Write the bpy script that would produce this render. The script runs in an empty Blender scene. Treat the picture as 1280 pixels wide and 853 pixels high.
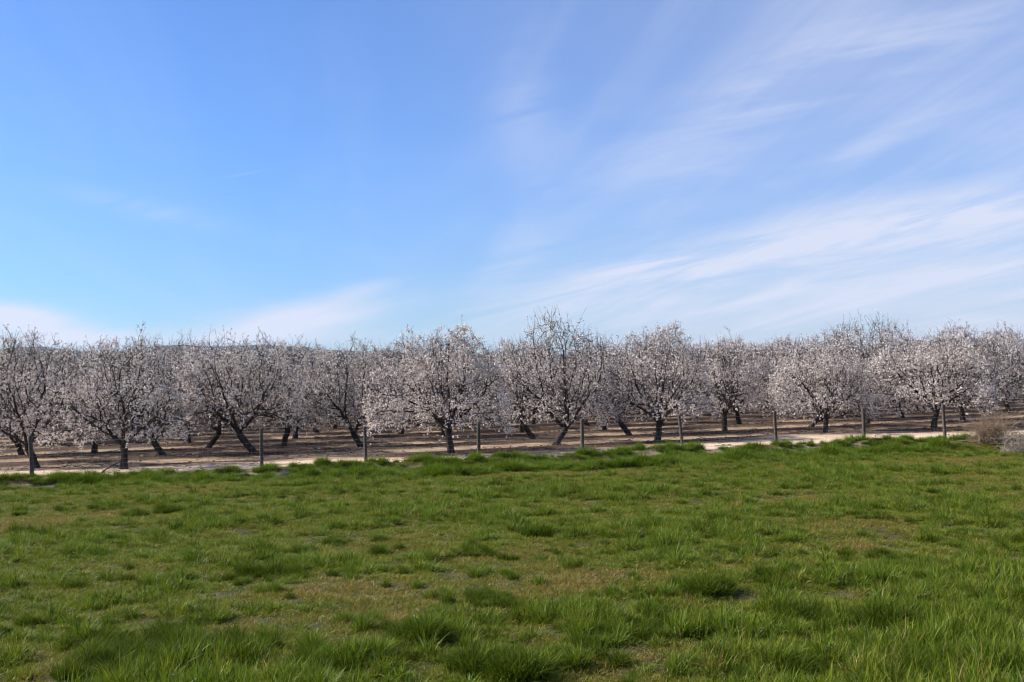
import bpy, math, random
import numpy as np
from mathutils import Matrix, Vector, Euler

rng = np.random.default_rng(7)
random.seed(7)
scene = bpy.context.scene
col = scene.collection
R = math.radians

# ------------------------------------------------------------------ camera
CAM_H = 3.0
F = 1244.0
ROLL = -0.0275
PITCH = math.atan(46.0 / F)
camd = bpy.data.cameras.new('camera'); cam = bpy.data.objects.new('camera', camd); col.objects.link(cam)
camd.lens = 35.0; camd.sensor_width = 36.0; camd.clip_start = 0.1; camd.clip_end = 20000
CM = Matrix.Rotation(math.pi / 2 + PITCH, 4, 'X') @ Matrix.Rotation(ROLL, 4, 'Z')
cam.matrix_world = Matrix.Translation((0, 0, CAM_H)) @ CM
scene.camera = cam

def ray(px, py):
    v = Vector(((px - 640) / F, (426.5 - py) / F, -1.0))
    return (CM.to_3x3() @ v).normalized()

def gpt(px, py, h=0.0):
    """ground point seen at this place of the photograph"""
    d = ray(px, py)
    t = (h - CAM_H) / d.z
    return Vector((d.x * t, d.y * t, h))

# ------------------------------------------------------------------ numpy noise
def _hash(ix, iy, seed):
    n = (ix.astype(np.int64) * 374761393 + iy.astype(np.int64) * 668265263 + seed * 1442695041) & 0xffffffff
    n = ((n ^ (n >> 13)) * 1274126177) & 0xffffffff
    n = n ^ (n >> 16)
    return (n & 0xffff) / 65535.0

def vnoise(x, y, seed=0):
    x = np.asarray(x, float); y = np.asarray(y, float)
    ix = np.floor(x); iy = np.floor(y); fx = x - ix; fy = y - iy
    fx = fx * fx * (3 - 2 * fx); fy = fy * fy * (3 - 2 * fy)
    a = _hash(ix, iy, seed); b = _hash(ix + 1, iy, seed); c = _hash(ix, iy + 1, seed); d = _hash(ix + 1, iy + 1, seed)
    return (a * (1 - fx) + b * fx) * (1 - fy) + (c * (1 - fx) + d * fx) * fy

def fbm(x, y, seed=0, oct=4):
    s = 0; a = 0.5; t = 0
    for i in range(oct):
        s = s + a * vnoise(x * 2 ** i + 17.3 * i, y * 2 ** i - 9.1 * i, seed + i); t += a; a *= 0.5
    return s / t

def sstep(a, b, x):
    t = np.clip((x - a) / (b - a), 0, 1); return t * t * (3 - 2 * t)

# ------------------------------------------------------------------ layout of the place
FA = gpt(40, 602); FB = gpt(1181, 552)
fdir = (FB - FA).normalized()
fnor = Vector((-fdir.y, fdir.x, 0))               # points away from the camera, into the orchard
def fdist(x, y):                                  # signed distance behind the fence line
    return (x - FA.x) * fnor.x + (y - FA.y) * fnor.y
ROW0 = 41.9; RS = 0.27; RPITCH = 5.0
rl = math.sqrt(1 + RS * RS)
def rowcoord(x, y):                               # 0 on the front row of trees, 1 on the next...
    return (y - ROW0 - RS * x) / RPITCH

BUSH = gpt(1255, 560)
def height(x, y):
    x = np.asarray(x, float); y = np.asarray(y, float)
    s = fdist(x, y)
    near = np.exp(-((x / 90) ** 2 + ((y - 50) / 110) ** 2) ** 2)
    field = sstep(0.5, -1.5, s)
    h = field * (0.16 * (fbm(x * 0.35, y * 0.35, 3) - 0.5) + 0.07 * (fbm(x * 1.7, y * 1.7, 5, 3) - 0.5))
    wig = 0.35 * (vnoise(x * 0.3, y * 0, 9) - 0.5)
    h = h + 0.20 * np.exp(-((s + 1.05 + wig) / 0.55) ** 2) * (0.5 + fbm(x * 0.6, y * 0.6, 12, 2))
    h = h - 0.10 * np.exp(-((s + 2.4) / 0.6) ** 2)
    orch = sstep(3.0, 8.0, s)
    r = rowcoord(x, y)
    h = h + orch * (0.07 * np.cos(2 * np.pi * r) + 0.05 * (fbm(x * 0.8, y * 0.8, 21, 3) - 0.5))
    h = h + 0.04 * (fbm(x * 0.9, y * 2.0, 31, 3) - 0.5) * sstep(-0.5, 1, s)
    m = np.exp(-(((x - BUSH.x + 0.2) / 2.6) ** 2 + ((y - BUSH.y) / 1.1) ** 2))
    h = h + 0.28 * m
    return h * near
def hz(x, y): return float(height(x, y))

# ------------------------------------------------------------------ object helpers
def tag(o, label=None, cat=None, group=None, kind=None):
    if label: o['label'] = label
    if cat: o['category'] = cat
    if group: o['group'] = group
    if kind: o['kind'] = kind
    return o

def mesh_np(name, V, faces, mat=None, smooth=False, link=True, parent=None, matidx=None):
    """V (n,3); faces: list of (m,k) int arrays (each k a face size)"""
    me = bpy.data.meshes.new(name)
    V = np.asarray(V, np.float32)
    fl = [np.asarray(f, np.int32) for f in faces if len(f)]
    nl = sum(f.size for f in fl); nf = sum(len(f) for f in fl)
    me.vertices.add(len(V)); me.vertices.foreach_set('co', V.ravel())
    me.loops.add(nl); me.polygons.add(nf)
    me.loops.foreach_set('vertex_index', np.concatenate([f.ravel() for f in fl]))
    tot = np.concatenate([np.full(len(f), f.shape[1], np.int32) for f in fl])
    st = np.concatenate([[0], np.cumsum(tot)[:-1]]).astype(np.int32)
    me.polygons.foreach_set('loop_start', st)
    me.polygons.foreach_set('loop_total', tot)
    if smooth: me.polygons.foreach_set('use_smooth', np.ones(nf, bool))
    mats = mat if isinstance(mat, (list, tuple)) else ([mat] if mat else [])
    for m in mats: me.materials.append(m)
    if matidx is not None: me.polygons.foreach_set('material_index', np.asarray(matidx, np.int32))
    me.update(calc_edges=True)
    o = bpy.data.objects.new(name, me)
    if link: col.objects.link(o)
    if parent: o.parent = parent
    return o

def empty(name, loc, rz=0):
    o = bpy.data.objects.new(name, None); col.objects.link(o)
    o.location = loc; o.rotation_euler = (0, 0, rz); o.empty_display_size = 0.2
    return o

# ------------------------------------------------------------------ materials
class NT:
    def __init__(s, tree): s.t = tree
    def n(s, kind, **kw):
        nd = s.t.nodes.new(kind)
        for k, v in kw.items(): setattr(nd, k, v)
        return nd
    def l(s, a, b): s.t.links.new(a, b)
    def put(s, sock, v):
        if v is None: return
        if hasattr(v, 'links'): s.l(v, sock)
        else: sock.default_value = v
    def m(s, op, a, b=None, c=None, clamp=False):
        nd = s.n('ShaderNodeMath', operation=op); nd.use_clamp = clamp
        s.put(nd.inputs[0], a); s.put(nd.inputs[1], b)
        if c is not None: s.put(nd.inputs[2], c)
        return nd.outputs[0]
    def noise(s, vec, scale, detail=4, rough=0.55, dist=0.0):
        nd = s.n('ShaderNodeTexNoise'); nd.inputs['Scale'].default_value = scale
        nd.inputs['Detail'].default_value = detail; nd.inputs['Roughness'].default_value = rough
        nd.inputs['Distortion'].default_value = dist
        if vec is not None: s.l(vec, nd.inputs['Vector'])
        return nd.outputs['Fac']
    def mapr(s, v, a, b, c=0.0, d=1.0, smooth=True):
        nd = s.n('ShaderNodeMapRange'); nd.interpolation_type = 'SMOOTHSTEP' if smooth else 'LINEAR'
        s.put(nd.inputs[0], v); nd.inputs[1].default_value = a; nd.inputs[2].default_value = b
        nd.inputs[3].default_value = c; nd.inputs[4].default_value = d
        return nd.outputs[0]
    def mix(s, fac, a, b, blend='MIX'):
        nd = s.n('ShaderNodeMix', data_type='RGBA', blend_type=blend)
        s.put(nd.inputs[0], fac)
        s.put(nd.inputs[6], tuple(a) + (1,) if isinstance(a, tuple) and len(a) == 3 else a)
        s.put(nd.inputs[7], tuple(b) + (1,) if isinstance(b, tuple) and len(b) == 3 else b)
        return nd.outputs[2]
    def vmul(s, vec, v):
        nd = s.n('ShaderNodeVectorMath', operation='MULTIPLY'); s.l(vec, nd.inputs[0]); nd.inputs[1].default_value = v
        return nd.outputs[0]
    def bump(s, h, strength, dist):
        nd = s.n('ShaderNodeBump'); nd.inputs['Strength'].default_value = strength; nd.inputs['Distance'].default_value = dist
        s.l(h, nd.inputs['Height']); return nd.outputs[0]

def new_mat(name):
    m = bpy.data.materials.new(name); m.use_nodes = True
    t = m.node_tree; t.nodes.clear(); k = NT(t)
    out = k.n('ShaderNodeOutputMaterial')
    return m, k, out

def principled(k, out, colr, rough=0.8, spec=0.3, normal=None):
    b = k.n('ShaderNodeBsdfPrincipled')
    k.put(b.inputs['Base Color'], colr + (1,) if isinstance(colr, tuple) else colr)
    k.put(b.inputs['Roughness'], rough); b.inputs['Specular IOR Level'].default_value = spec
    if normal is not None: k.l(normal, b.inputs['Normal'])
    k.l(b.outputs[0], out.inputs[0]); return b

def position(k): return k.n('ShaderNodeNewGeometry').outputs['Position']

# bark
def mk_bark(name, c1, c2, sc=9):
    m, k, out = new_mat(name)
    tc = k.n('ShaderNodeTexCoord').outputs['Object']
    v = k.vmul(tc, (1, 1, 0.35))
    n = k.noise(v, sc, 6, 0.65); n2 = k.noise(tc, 2.3, 3)
    c = k.mix(k.mapr(n, 0.35, 0.7), c1, c2)
    c = k.mix(k.mapr(n2, 0.5, 0.75, 0, 0.5), c, (0.11, 0.10, 0.085))
    principled(k, out, c, 0.9, 0.2, k.bump(n, 0.8, 0.02)); return m
M_BARK = mk_bark('almond_bark', (0.022, 0.016, 0.013), (0.065, 0.05, 0.042))
M_TWIG = mk_bark('almond_twig', (0.016, 0.011, 0.009), (0.040, 0.030, 0.025), 20)

# blossom
def mk_blossom():
    m, k, out = new_mat('almond_blossom')
    rnd = k.n('ShaderNodeNewGeometry').outputs['Random Per Island']
    oi = k.n('ShaderNodeObjectInfo').outputs['Random']
    c = k.mix(k.mapr(rnd, 0, 1, 0, 1, False), (0.90, 0.85, 0.775), (0.70, 0.57, 0.49))
    c = k.mix(k.mapr(rnd, 0.91, 0.93), c, (0.30, 0.17, 0.12))
    c = k.mix(k.m('MULTIPLY', oi, 0.3), c, (0.55, 0.46, 0.42))
    d = k.n('ShaderNodeBsdfDiffuse'); k.l(c, d.inputs[0])
    t = k.n('ShaderNodeBsdfTranslucent'); k.l(c, t.inputs[0])
    mx = k.n('ShaderNodeMixShader'); mx.inputs[0].default_value = 0.20
    k.l(d.outputs[0], mx.inputs[1]); k.l(t.outputs[0], mx.inputs[2]); k.l(mx.outputs[0], out.inputs[0])
    return m
M_BLOSSOM = mk_blossom()

# grass blades
def mk_grass(name, base, tip, dry, dryness, trans=0.32):
    m, k, out = new_mat(name)
    p = position(k)
    rnd = k.n('ShaderNodeNewGeometry').outputs['Random Per Island']
    at = k.n('ShaderNodeAttribute', attribute_type='INSTANCER', attribute_name='tint').outputs['Fac']
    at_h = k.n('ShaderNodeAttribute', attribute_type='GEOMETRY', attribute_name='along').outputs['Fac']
    c = k.mix(at_h, base, tip)  # dark roots and bright tips put the shade between clumps into the colour
    c = k.mix(k.mapr(rnd, 0.0, 1.0, 0, 0.5, False), c, (tip[0] * 1.8, tip[1] * 1.35, tip[2] * 0.9))
    c = k.mix(1.0, c, k.mix(k.m('FRACT', k.m('MULTIPLY', rnd, 5.13)), (0.38, 0.38, 0.38), (1.6, 1.6, 1.6)), 'MULTIPLY')
    n = k.noise(p, 0.55, 4, 0.6)
    dr = k.m('ADD', k.mapr(n, 0.42, 0.62, 0, dryness), k.m('MULTIPLY', at, 0.9), clamp=True)
    rr = k.n('ShaderNodeNewGeometry').outputs['Random Per Island']
    sel = k.m('LESS_THAN', k.m('FRACT', k.m('MULTIPLY', rr, 7.31)), dr)
    dcol = k.mix(k.m('FRACT', k.m('MULTIPLY', rr, 3.7)), dry, (dry[0] * 1.5, dry[1] * 1.15, dry[2] * 1.2))
    c = k.mix(sel, c, dcol)
    old = k.m('GREATER_THAN', k.m('FRACT', k.m('MULTIPLY', rr, 11.7)), 0.985)
    c = k.mix(old, c, (0.34, 0.30, 0.19))
    b = k.n('ShaderNodeBsdfPrincipled'); k.l(c, b.inputs['Base Color']); b.inputs['Roughness'].default_value = 0.5
    b.inputs['Specular IOR Level'].default_value = 0.22
    t = k.n('ShaderNodeBsdfTranslucent'); k.l(k.mix(0.5, c, (tip[0] * 1.6, tip[1] * 1.5, tip[2] * 0.6)), t.inputs[0])
    mx = k.n('ShaderNodeMixShader'); mx.inputs[0].default_value = trans
    k.l(b.outputs[0], mx.inputs[1]); k.l(t.outputs[0], mx.inputs[2]); k.l(mx.outputs[0], out.inputs[0])
    return m
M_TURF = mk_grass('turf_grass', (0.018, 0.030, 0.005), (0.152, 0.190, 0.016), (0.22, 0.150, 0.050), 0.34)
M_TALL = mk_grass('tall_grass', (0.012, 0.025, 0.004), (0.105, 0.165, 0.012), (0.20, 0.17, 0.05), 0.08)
M_DARK = mk_grass('dark_tuft_grass', (0.008, 0.016, 0.003), (0.066, 0.106, 0.008), (0.16, 0.14, 0.05), 0.05, 0.30)
for n_ in M_DARK.node_tree.nodes:
    if n_.type == 'BSDF_PRINCIPLED': n_.inputs['Specular IOR Level'].default_value = 0.08; n_.inputs['Roughness'].default_value = 0.7
M_BANK = mk_grass('bank_grass', (0.010, 0.024, 0.003), (0.108, 0.180, 0.010), (0.20, 0.18, 0.04), 0.05)

# ground
def mk_ground():
    m, k, out = new_mat('ground_soil')
    p = position(k); sx = k.n('ShaderNodeSeparateXYZ'); k.l(p, sx.inputs[0]); X, Y = sx.outputs[0], sx.outputs[1]
    # distance behind the fence line
    s = k.m('ADD', k.m('MULTIPLY', k.m('SUBTRACT', X, FA.x), fnor.x), k.m('MULTIPLY', k.m('SUBTRACT', Y, FA.y), fnor.y))
    wob = k.noise(p, 0.5, 5, 0.6)
    s2 = k.m('ADD', s, k.m('MULTIPLY', k.m('SUBTRACT', wob, 0.5), 2.4))
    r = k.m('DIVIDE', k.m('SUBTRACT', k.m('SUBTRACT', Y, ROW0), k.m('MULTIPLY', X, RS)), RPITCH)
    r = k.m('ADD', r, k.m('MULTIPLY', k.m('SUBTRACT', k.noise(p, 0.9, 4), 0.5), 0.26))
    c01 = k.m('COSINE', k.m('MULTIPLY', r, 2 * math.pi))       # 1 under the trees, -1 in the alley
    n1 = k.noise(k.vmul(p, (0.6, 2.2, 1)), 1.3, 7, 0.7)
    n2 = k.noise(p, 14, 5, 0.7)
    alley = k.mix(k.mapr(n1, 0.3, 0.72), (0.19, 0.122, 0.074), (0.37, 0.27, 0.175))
    litter = k.mix(k.mapr(n1, 0.35, 0.7), (0.038, 0.022, 0.014), (0.090, 0.054, 0.034))  # leaf litter brown, darkened further to carry the tree rows' shadow bands
    orch = k.mix(k.mapr(c01, -0.55, 0.25), alley, litter)  # stripes put the rows' shade and the lit gaps into the soil colour
    # far alleys hold a thin green-straw cover
    gn = k.noise(k.vmul(p, (0.25, 1, 1)), 0.5, 4)
    orch = k.mix(k.m('MULTIPLY', k.mapr(gn, 0.5, 0.68, 0, 0.55), k.mapr(c01, 0.1, -0.6)), orch, (0.23, 0.21, 0.11))
    # fallen petals
    vo = k.n('ShaderNodeTexVoronoi'); vo.inputs['Scale'].default_value = 16; k.l(p, vo.inputs['Vector'])
    pet = k.m('MULTIPLY', k.m('LESS_THAN', vo.outputs['Distance'], 0.24), k.mapr(k.noise(p, 0.8, 4), 0.42, 0.62))
    orch = k.mix(k.m('MULTIPLY', pet, 0.55), orch, (0.62, 0.52, 0.48))
    field = k.mix(k.mapr(k.noise(p, 2.1, 5), 0.35, 0.7), (0.040, 0.045, 0.016), (0.095, 0.075, 0.038))
    edge = k.mix(k.mapr(k.noise(p, 3.0, 5), 0.35, 0.65), (0.13, 0.10, 0.066), (0.27, 0.20, 0.135))
    fe = k.mix(k.mapr(s2, -2.7, -1.9), field, edge)
    allc = k.mix(k.mapr(s2, 1.2, 2.6), fe, orch)
    allc = k.mix(0.55, allc, k.mix(n2, (0.25, 0.25, 0.25), (1.15, 1.15, 1.15)), 'MULTIPLY')
    allc = k.mix(0.5, allc, k.mix(k.mapr(n2, 0.3, 0.7), (0.8, 0.8, 0.8), (1.9, 1.9, 1.9)), 'MULTIPLY')
    hgt = k.m('ADD', n1, k.m('MULTIPLY', n2, 0.6))
    principled(k, out, allc, 0.95, 0.1, k.bump(hgt, 0.9, 0.06)); return m
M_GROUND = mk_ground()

def mk_road():
    m, k, out = new_mat('road_dirt')
    p = position(k)
    e = k.n('ShaderNodeAttribute', attribute_type='GEOMETRY', attribute_name='edge').outputs['Fac']
    n1 = k.noise(k.vmul(p, (0.35, 2.6, 1)), 1.1, 7, 0.7); n2 = k.noise(p, 9, 6, 0.7)
    c = k.mix(k.mapr(n1, 0.3, 0.7), (0.40, 0.29, 0.185), (0.64, 0.505, 0.345))
    c = k.mix(k.mapr(k.m('ADD', e, k.m('MULTIPLY', k.m('SUBTRACT', n1, 0.5), 1.3)), 0.45, 0.85), c, (0.25, 0.165, 0.12))
    c = k.mix(0.5, c, k.mix(k.mapr(n2, 0.3, 0.7), (0.7, 0.7, 0.7), (1.2, 1.2, 1.2)), 'MULTIPLY')
    sp = k.mapr(k.noise(k.vmul(p, (1, 1.5, 1)), 5.5, 4, 0.6), 0.66, 0.72)
    c = k.mix(sp, c, (0.14, 0.10, 0.075))
    principled(k, out, c, 0.95, 0.1, k.bump(k.m('ADD', n1, k.m('MULTIPLY', n2, 0.5)), 0.8, 0.05)); return m
M_ROAD = mk_road()

def mk_wood():
    m, k, out = new_mat('weathered_post_wood')
    tc = k.n('ShaderNodeTexCoord').outputs['Object']
    n = k.noise(k.vmul(tc, (1, 1, 0.12)), 30, 6, 0.7); n2 = k.noise(tc, 3, 3)
    c = k.mix(k.mapr(n, 0.3, 0.7), (0.045, 0.034, 0.026), (0.15, 0.12, 0.095))
    c = k.mix(k.mapr(n2, 0.45, 0.7, 0, 0.6), c, (0.10, 0.055, 0.035))
    principled(k, out, c, 0.85, 0.2, k.bump(n, 0.8, 0.01)); return m
M_WOOD = mk_wood()
m, k, out = new_mat('galvanised_wire'); b = principled(k, out, (0.30, 0.28, 0.26), 0.5, 0.5); b.inputs['Metallic'].default_value = 0.6; M_WIRE = m
def mk_dry(name, a, b_, sc=6):
    m, k, out = new_mat(name)
    rnd = k.n('ShaderNodeNewGeometry').outputs['Random Per Island']
    principled(k, out, k.mix(rnd, a, b_), 0.85, 0.2); return m
M_DRYTWIG = mk_dry('dry_bramble_twig', (0.17, 0.11, 0.07), (0.36, 0.25, 0.16))
M_PALETWIG = mk_dry('bleached_twig', (0.20, 0.16, 0.12), (0.42, 0.34, 0.27))
M_GREYTWIG = mk_dry('grey_dry_stem', (0.17, 0.14, 0.12), (0.33, 0.28, 0.24))
M_DEAD = mk_dry('dead_branch_bark', (0.05, 0.035, 0.028), (0.09, 0.065, 0.05))
def mk_hill():
    m, k, out = new_mat('hill_scrub')
    p = position(k)
    n = k.noise(p, 0.012, 6, 0.65); n2 = k.noise(p, 0.003, 4)
    c = k.mix(k.mapr(n, 0.42, 0.6), (0.016, 0.022, 0.016), (0.060, 0.062, 0.036))
    c = k.mix(k.mapr(n2, 0.5, 0.65), c, (0.05, 0.065, 0.03))
    principled(k, out, c, 0.95, 0.1); return m
M_HILL = mk_hill()

# ------------------------------------------------------------------ ground sheet
def expo(a, b, n): return list(a + (b - a) * (np.linspace(0, 1, n + 1)[1:] ** 3))
xs = np.array([-v for v in expo(46, 7000, 26)][::-1] + list(np.arange(-46, 56.01, 0.25)) + expo(56, 7000, 26))
ys = np.array([-v for v in expo(2, 4000, 20)][::-1] + list(np.arange(-2, 52, 0.2)) + list(np.arange(52, 130, 0.5)) + expo(130, 9000, 26))
GX, GY = np.meshgrid(xs, ys)
GZ = height(GX, GY)
nx, ny = len(xs), len(ys)
ii = (np.arange(ny - 1)[:, None] * nx + np.arange(nx - 1)[None, :]).ravel()
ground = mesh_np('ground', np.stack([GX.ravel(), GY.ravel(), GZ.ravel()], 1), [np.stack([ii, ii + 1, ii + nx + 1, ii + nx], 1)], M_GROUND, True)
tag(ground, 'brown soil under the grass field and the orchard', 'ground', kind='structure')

# dirt road between the fence and the front trees (edges traced on the ground)
far_px = [(-260, 603), (0, 588), (150, 585), (300, 580), (400, 574), (520, 573), (640, 571), (720, 565), (800, 558), (900, 553), (1000, 545), (1100, 542), (1230, 540), (1400, 537)]
fp = [gpt(*q) for q in far_px]
fx = np.array([q.x for q in fp]); fy = np.array([q.y for q in fp])
rx = np.arange(-34, 40, 0.25); nr = 24
Ytop = np.interp(rx, fx, fy) + 0.5 * (fbm(rx * 0.5, rx * 0, 40) - 0.5) + 0.6
fl_y = FA.y + (rx - FA.x) * fdir.y / fdir.x
Ybot = fl_y - 0.1 + 0.7 * (fbm(rx * 0.7, rx * 0 + 3, 41) - 0.4) + 0.9 * np.exp(-((rx - BUSH.x) / 3.5) ** 2)
t = np.linspace(0, 1, nr)
RX = np.repeat(rx[None, :], nr, 0); RY = Ybot[None, :] * (1 - t[:, None]) + Ytop[None, :] * t[:, None]
RX = RX + 0.0; RZ = height(RX, RY) + 0.006
# push a little above the ground facets
RZ += 0.006
ii = (np.arange(nr - 1)[:, None] * len(rx) + np.arange(len(rx) - 1)[None, :]).ravel()
road = mesh_np('dirt_road', np.stack([RX.ravel(), RY.ravel(), RZ.ravel()], 1), [np.stack([ii, ii + 1, ii + len(rx) + 1, ii + len(rx)], 1)], M_ROAD, True)
ea = road.data.attributes.new('edge', 'FLOAT', 'POINT')
ea.data.foreach_set('value', np.repeat((np.abs(t - 0.5) * 2)[:, None], len(rx), 1).ravel().astype(np.float32))
tag(road, 'pale sandy dirt track between the fence and the orchard', 'road', kind='structure')

# ------------------------------------------------------------------ hills
sky_px = [(-400, 452), (-200, 446), (0, 438), (50, 436), (90, 440), (125, 444), (160, 440), (200, 435), (232, 434), (262, 436), (330, 434), (385, 437), (410, 440), (455, 442), (480, 440), (520, 444), (600, 447), (800, 447), (1100, 442), (1500, 440)]
HD = 3200.0
px_az = []; hs = []
for a_, b_ in sky_px:
    d = ray(a_, b_); px_az.append(d.x / d.y); hs.append(max(d.z / d.y, 0.0) * HD + CAM_H + 11)
hx = np.array(px_az) * HD
hxs = np.linspace(-2600, 2600, 340); hys = np.linspace(0, 1, 26)
crest = np.interp(hxs, hx, hs)
HX = np.repeat(hxs[None, :], 26, 0); V = []
prof = np.concatenate([np.linspace(0, 1, 18) ** 0.8, np.linspace(1, 0.3, 9)[1:]])
off = np.concatenate([np.linspace(-900, 0, 18), np.linspace(0, 900, 9)[1:]])
HY = np.repeat((HD + off)[:, None], len(hxs), 1)
rid = 0.30 * (fbm(HX * 0.006, HY * 0.003, 60, 4) - 0.5) * 2
HZ = crest[None, :] * prof[:, None] * (1 + rid * (1 - prof[:, None] ** 3) ) - 4
HZ = HZ + 3 * (fbm(HX * 0.03, HY * 0.03, 66, 3) - 0.5)
ii = (np.arange(25)[:, None] * len(hxs) + np.arange(len(hxs) - 1)[None, :]).ravel()
hills = mesh_np('hills', np.stack([HX.ravel(), HY.ravel(), HZ.ravel()], 1), [np.stack([ii, ii + 1, ii + len(hxs) + 1, ii + len(hxs)], 1)], M_HILL, True)
tag(hills, 'low hazy hills behind the orchard', 'hills', kind='structure')

# ------------------------------------------------------------------ branching tubes
def tubes(pos, parent, rad, thick_cut, kmin=3):
    """tapered tubes along a node tree; returns (thick V,F), (thin V,F)"""
    n = len(pos)
    kids = [[] for _ in range(n)]
    for i in range(1, n):
        if parent[i] >= 0: kids[parent[i]].append(i)
    mainkid = [(-1 if not c else max(c, key=lambda q: rad[q])) for c in kids]
    ang = {k_: [(math.cos(2 * math.pi * j / k_), math.sin(2 * math.pi * j / k_)) for j in range(k_)] for k_ in (3, 4, 5, 6, 9)}
    U = [None] * n; D = [None] * n; ring = [None] * n
    outs = {0: ([], []), 1: ([], [])}
    def addring(c, d, u, r, k_, o):
        w = d.cross(u); V = outs[o][0]; s = len(V)
        for ca, sa in ang[k_]:
            V.append((c.x + r * (ca * u.x + sa * w.x), c.y + r * (ca * u.y + sa * w.y), c.z + r * (ca * u.z + sa * w.z)))
        return s
    P = [Vector(p) for p in pos]
    for i in range(n):
        p = parent[i]
        if p < 0:
            D[i] = Vector((0, 0, 1)); U[i] = Vector((1, 0, 0)); continue
        d = P[i] - P[p]
        if d.length < 1e-5: d = D[p].copy()
        d.normalize(); u = U[p] - d * U[p].dot(d)
        if u.length < 1e-3: u = d.orthogonal()
        u.normalize(); D[i] = d; U[i] = u
        r = rad[i]; k_ = 9 if r > 0.06 else (6 if r > 0.03 else (4 if r > 0.012 else kmin)); o = 0 if r > thick_cut else 1
        rp = ring[p]
        if rp is not None and mainkid[p] == i and rp[1] == k_ and rp[2] == o:
            s0 = rp[0]
        else:
            rr = rad[p] if (p == 0 or mainkid[p] == i) else min(rad[p], r * 1.35)
            s0 = addring(P[p], d, u, rr, k_, o)
        s1 = addring(P[i], d, u, r, k_, o)
        ring[i] = (s1, k_, o)
        Fq = outs[o][1]
        for j in range(k_):
            j2 = (j + 1) % k_
            Fq.append((s0 + j, s0 + j2, s1 + j2, s1 + j))
    return outs[0], outs[1]

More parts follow.
